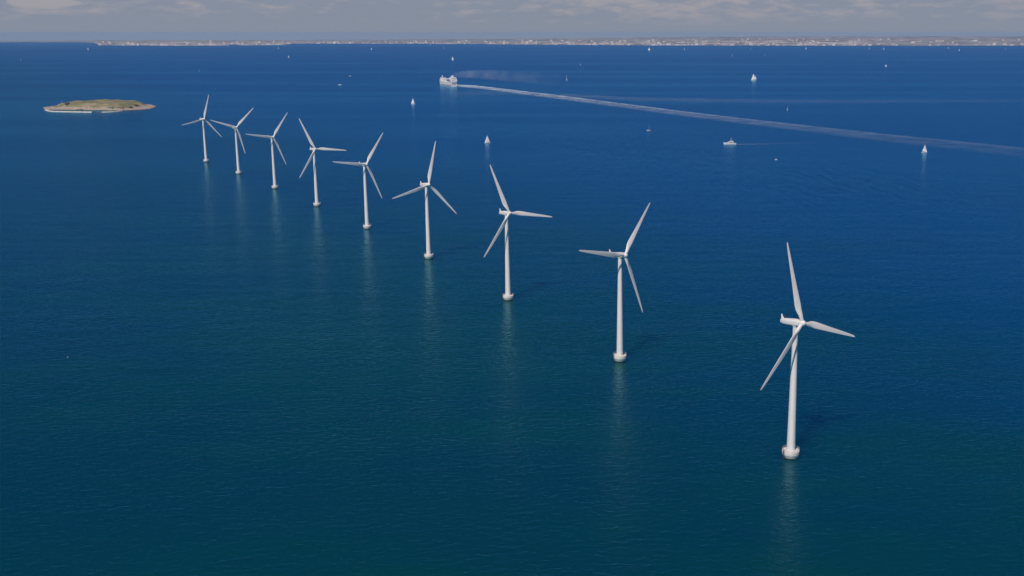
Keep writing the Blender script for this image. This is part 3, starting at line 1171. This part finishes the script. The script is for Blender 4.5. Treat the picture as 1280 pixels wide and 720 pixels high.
# ---------------------------------------------------------------- ferry
def make_ferry():
    L, B = 150.0, 24.0
    stern = at(567.6, 108.2)
    az = R(-27.4)
    hd = PI / 2 - az
    root = empty('ferry', stern, hd)
    tag(root, 'big white ferry with smoking funnel, heading away at the end of a long wake', 'ferry')

    def part(name, mat, *boxes, bev=.3, par=None):
        bm = bmesh.new()
        for b in boxes:
            box(bm, *b, bev)
        return obj(name, bm, mat, par or root)

    rings = []
    for t, w, rake in ((0, .96, 0), (.1, 1, 0), (.5, 1, 0), (.72, .96, 0), (.85, .74, 2), (.94, .42, 5), (1.0, .04, 9)):
        x, b = L * t, B / 2 * w
        top = 15.5 + 4.5 * max(0, (t - .7) / .3)
        rings.append([Vector((x + rake, -b, top)), Vector((x + rake * .3, -b * .97, 4)), Vector((x, -b * .85, -3)), Vector((x, b * .85, -3)), Vector((x + rake * .3, b * .97, 4)), Vector((x + rake, b, top))])
    h = obj('hull', loft(bmesh.new(), rings), MAT_SHIP, root)
    part('rubbing_strake', MAT_SHIP_BLUE, (1, 108, -12.12, -11.5, 3.2, 4.6), (1, 108, 11.5, 12.12, 3.2, 4.6), bev=0, par=h)
    part('stern_door', MAT_CHIMNEY, (-.25, .3, -8, 8, 4.5, 12), bev=0, par=h)
    part('stern_platform', MAT_SHIP, (-9, 1.5, -11, -4, 18.4, 19.6), (-3, 2, -10, 10, 15.7, 16.8))
    a = part('aft_superstructure', MAT_SHIP, (1, 19, -11.9, 11.9, 15.4, 27), (3, 18, -11, 11, 27.1, 33))
    for z in (18.5, 23):
        part('window_row', MAT_GLASS, (3, 17, 11.7, 12.0, z, z + 1.2), bev=0, par=a)
        part('window_row', MAT_GLASS, (.85, 1.2, -9, 9, z, z + 1.2), bev=0, par=a)
    part('window_row', MAT_GLASS, (2.85, 3.2, -9, 9, 29, 30.2), bev=0, par=a)
    f = part('funnel', MAT_SHIP, (6, 15, -2, 4.5, 33.05, 39), bev=.8)
    part('funnel_top', MAT_DARK, (7, 14, -1.5, 4, 39.05, 40.5), par=f)
    part('deck_house', MAT_SHIP, (30, 48, -7, 3, 15.6, 19))
    part('cargo_crane', MAT_SHIP, (57, 59, 6, 8, 15.6, 24), (53, 63, -6, 10, 24, 27.5))
    b = part('fore_superstructure', MAT_SHIP, (112, 125, -9.6, 9.6, 15.5, 25))
    part('window_row', MAT_GLASS, (111.85, 112.3, -8, 8, 19, 20.2), bev=0, par=b)
    br = part('bridge', MAT_SHIP, (113, 123, -10.2, 10.2, 25.1, 28.6))
    part('window_row', MAT_GLASS, (112.85, 113.2, -9, 9, 26.4, 27.6), bev=0, par=br)
    bm = bmesh.new()
    tube(bm, (118, 3, 28.5), (118, 3, 37), 1.6, .9)
    box(bm, 117.2, 118.8, -1, 7, 33, 33.8)
    obj('mast', bm, MAT_SHIP, root)
    bm = bmesh.new()
    tube(bm, (10, 7, 32.9), (10, 7, 41), .8, .4)
    obj('mast', bm, MAT_SHIP, root)
    for x in (4, 12):
        for s in (-1, 1):
            bm = bmesh.new()
            M = Matrix.Translation((x, s * 13.0, 20.2)) @ Matrix.Rotation(PI / 2, 4, 'Y')
            lathe(bm, [(0, -4), (1.1, -3), (1.4, 0), (1.1, 3), (0, 4)], 12, M)
            obj('lifeboat', bm, MAT_LIFEBOAT, root)
    return root, stern, hd


FERRY, STERN, FHD = make_ferry()


def foam_sheen_material(name, near, far, tint=(0.62, 0.66, 0.70), edge=0.0):  # foam of the wakes, and the pale sheen painted on slicks
    m = bpy.data.materials.new(name)
    m.use_nodes = True
    k = NT(m.node_tree)
    b = m.node_tree.nodes['Principled BSDF']
    out = m.node_tree.nodes['Material Output']
    uv = k.add('ShaderNodeUVMap')
    sep = k.add('ShaderNodeSeparateXYZ')
    k.put(sep.inputs[0], uv.outputs[0])
    u, v = sep.outputs[0], sep.outputs[1]
    tc = k.add('ShaderNodeTexCoord')
    n1 = k.noise(tc.outputs['Object'], 1 / 9, 6, 0.68)
    n2 = k.noise(tc.outputs['Object'], 1 / 55, 4, 0.6)
    side = k.math('MULTIPLY', k.ramp(v, 0.0, 0.42), k.ramp(v, 1.0, 0.86))
    if edge:
        side = k.math('ADD', k.math('MULTIPLY', side, 0.75), k.math('MULTIPLY', k.math('MULTIPLY', k.ramp(v, 0.68, 0.84), k.ramp(v, 0.98, 0.86)), edge))
    along = k.ramp(k.math('POWER', u, 0.33), 0.12, 0.97, near, far, smooth=False)
    lace = k.ramp(k.math('ADD', k.math('MULTIPLY', n1, 0.6), k.math('MULTIPLY', n2, 0.5)), 0.41, 0.64, 0.12, 1.5)
    a = k.math('MULTIPLY', k.math('MULTIPLY', side, along), lace, clamp=True)
    tr = k.add('ShaderNodeBsdfTransparent')
    mx = k.add('ShaderNodeMixShader')
    k.put(b.inputs['Base Color'], (*tint, 1))
    b.inputs['Roughness'].default_value = 0.9
    b.inputs['Specular IOR Level'].default_value = 0.1
    k.put(mx.inputs[0], a)
    k.l.new(tr.outputs[0], mx.inputs[1])
    k.l.new(b.outputs[0], mx.inputs[2])
    k.l.new(mx.outputs[0], out.inputs[0])
    return m


def ribbon(name, mat, tab, z=0.25, n=160, nv=6):
    """Strip lying on the water between a lower and an upper photo edge: rows of (px, y_low, y_high)."""
    bm = bmesh.new()
    uvl = bm.loops.layers.uv.new('UVMap')
    rows, us = [], []
    tot = 0.0
    last = None
    for i in range(n + 1):
        px = tab[0][0] + (tab[-1][0] - tab[0][0]) * (i / n) ** 1.3
        lo, hi = lerp_tab([(a, b) for a, b, c in tab], px), lerp_tab([(a, c) for a, b, c in tab], px)
        A, B = at(px, lo), at(px, hi)
        mid = (A + B) / 2
        if last is not None:
            tot += (mid - last).length
        last = mid
        us.append(tot)
        row = []
        for j in range(nv + 1):
            p = A.lerp(B, j / nv)
            row.append(bm.verts.new((p.x, p.y, sea_z(p.x, p.y) + z)))
        rows.append(row)
    for i in range(n):
        for j in range(nv):
            f = bm.faces.new((rows[i][j], rows[i + 1][j], rows[i + 1][j + 1], rows[i][j + 1]))
            for lp, (uu, vv) in zip(f.loops, ((us[i], j), (us[i + 1], j), (us[i + 1], j + 1), (us[i], j + 1))):
                lp[uvl].uv = (uu / tot, vv / nv)
    for f in bm.faces:
        f.normal_update()
        if f.normal.z < 0:
            f.normal_flip()
    return tag(obj(name, bm, mat, smooth=None), kind='structure')


ribbon('ferry_wake', foam_sheen_material('ferry_wake_foam', 1.35, 0.05, tint=(0.46, 0.60, 0.76), edge=0.6),
       [(566, 108.9, 106.2), (571, 108.9, 105.7), (592, 110.6, 106.4), (617, 113.8, 109.3), (655, 118.8, 113.8), (690, 123.8, 117.7), (760, 133.4, 126.6), (860, 147.2, 139.4),
        (960, 160.0, 151.0), (1100, 178.2, 166.2), (1280, 199.0, 183.8), (1500, 222, 206)])
ribbon('yacht_wake', foam_sheen_material('yacht_wake_foam', 0.24, 0.0), [(918, 181.2, 180.2), (950, 180.8, 179.7), (1000, 180.2, 179.0), (1050, 179.6, 178.4)], n=60, nv=3)

M_SHEEN = foam_sheen_material('sheen_tint', 0.22, 0.0, tint=(0.45, 0.55, 0.66))  # pale tint painting the slick's brighter sheen onto the water, no foam there
ribbon('slick_sheen', M_SHEEN, [(690, 123.4, 117.4), (640, 119.0, 113.0), (600, 120.5, 113.5), (560, 122.5, 116.5), (525, 125.5, 121.5)], z=0.2, n=60)
ribbon('slick_sheen', foam_sheen_material('far_sheen_tint', 0.15, 0.03, tint=(0.45, 0.55, 0.66)), [(700, 121, 117), (800, 127.5, 121.5), (960, 130, 124), (1100, 130, 124.5), (1300, 128, 124)], z=0.2, n=60)  # light band on the far water, its sheen painted as a pale sheet


# ---------------------------------------------------------------- smoke of the ferry funnel
def build_smoke():
    m = bpy.data.materials.new('funnel_smoke')
    m.use_nodes = True
    k = NT(m.node_tree)
    m.node_tree.nodes.remove(m.node_tree.nodes['Principled BSDF'])
    out = m.node_tree.nodes['Material Output']
    pv = k.add('ShaderNodeVolumePrincipled')
    tc = k.add('ShaderNodeTexCoord')
    sep = k.add('ShaderNodeSeparateXYZ')
    k.put(sep.inputs[0], tc.outputs['Generated'])
    n = k.noise(tc.outputs['Object'], 1 / 45, 3, 0.55)
    d = k.math('MULTIPLY', k.ramp(n, 0.25, 0.75), k.ramp(k.math('POWER', sep.outputs[0], 0.4), 0.08, 0.98, 0.018, 0.0, smooth=False))
    k.put(pv.inputs['Density'], d)
    pv.inputs['Color'].default_value = (0.90, 0.94, 1.0, 1)
    pv.inputs['Anisotropy'].default_value = 0.1
    k.l.new(pv.outputs[0], out.inputs['Volume'])
    fun = STERN + Vector((math.cos(FHD) * 10, math.sin(FHD) * 10, 43))
    bm = bmesh.new()
    rings = []
    N = 16
    for i in range(N + 1):
        t = i / N
        c = Vector((430 * t, -60 * t, 6 * math.sin(min(1, t * 3) * PI / 2) - 22 * t))
        ry, rz = 7 + 30 * t ** .5, 6 + 20 * t ** .45
        if i == N:
            ry, rz = 8, 5
        rings.append([c + Vector((0, ry * math.cos(a * PI / 8), rz * math.sin(a * PI / 8))) for a in range(16)])
    loft(bm, rings)
    o = obj('funnel_smoke', bm, m)
    o.location = fun
    tag(o, kind='stuff')


build_smoke()


# ---------------------------------------------------------------- haze over the whole strait
def build_haze():
    m = bpy.data.materials.new('haze_air')
    m.use_nodes = True
    k = NT(m.node_tree)
    m.node_tree.nodes.remove(m.node_tree.nodes['Principled BSDF'])
    out = m.node_tree.nodes['Material Output']
    pv = k.add('ShaderNodeVolumePrincipled')
    pv.inputs['Density'].default_value = 1.25e-5
    pv.inputs['Color'].default_value = (0.46, 0.70, 1.0, 1)
    pv.inputs['Anisotropy'].default_value = 0.0
    k.l.new(pv.outputs[0], out.inputs['Volume'])
    bm = bmesh.new()
    box(bm, -43000, 43000, -43000, 43000, sea_z(42000, 0) - 12, 197)
    o = obj('haze', bm, m, smooth=None)
    tag(o, kind='stuff')


build_haze()
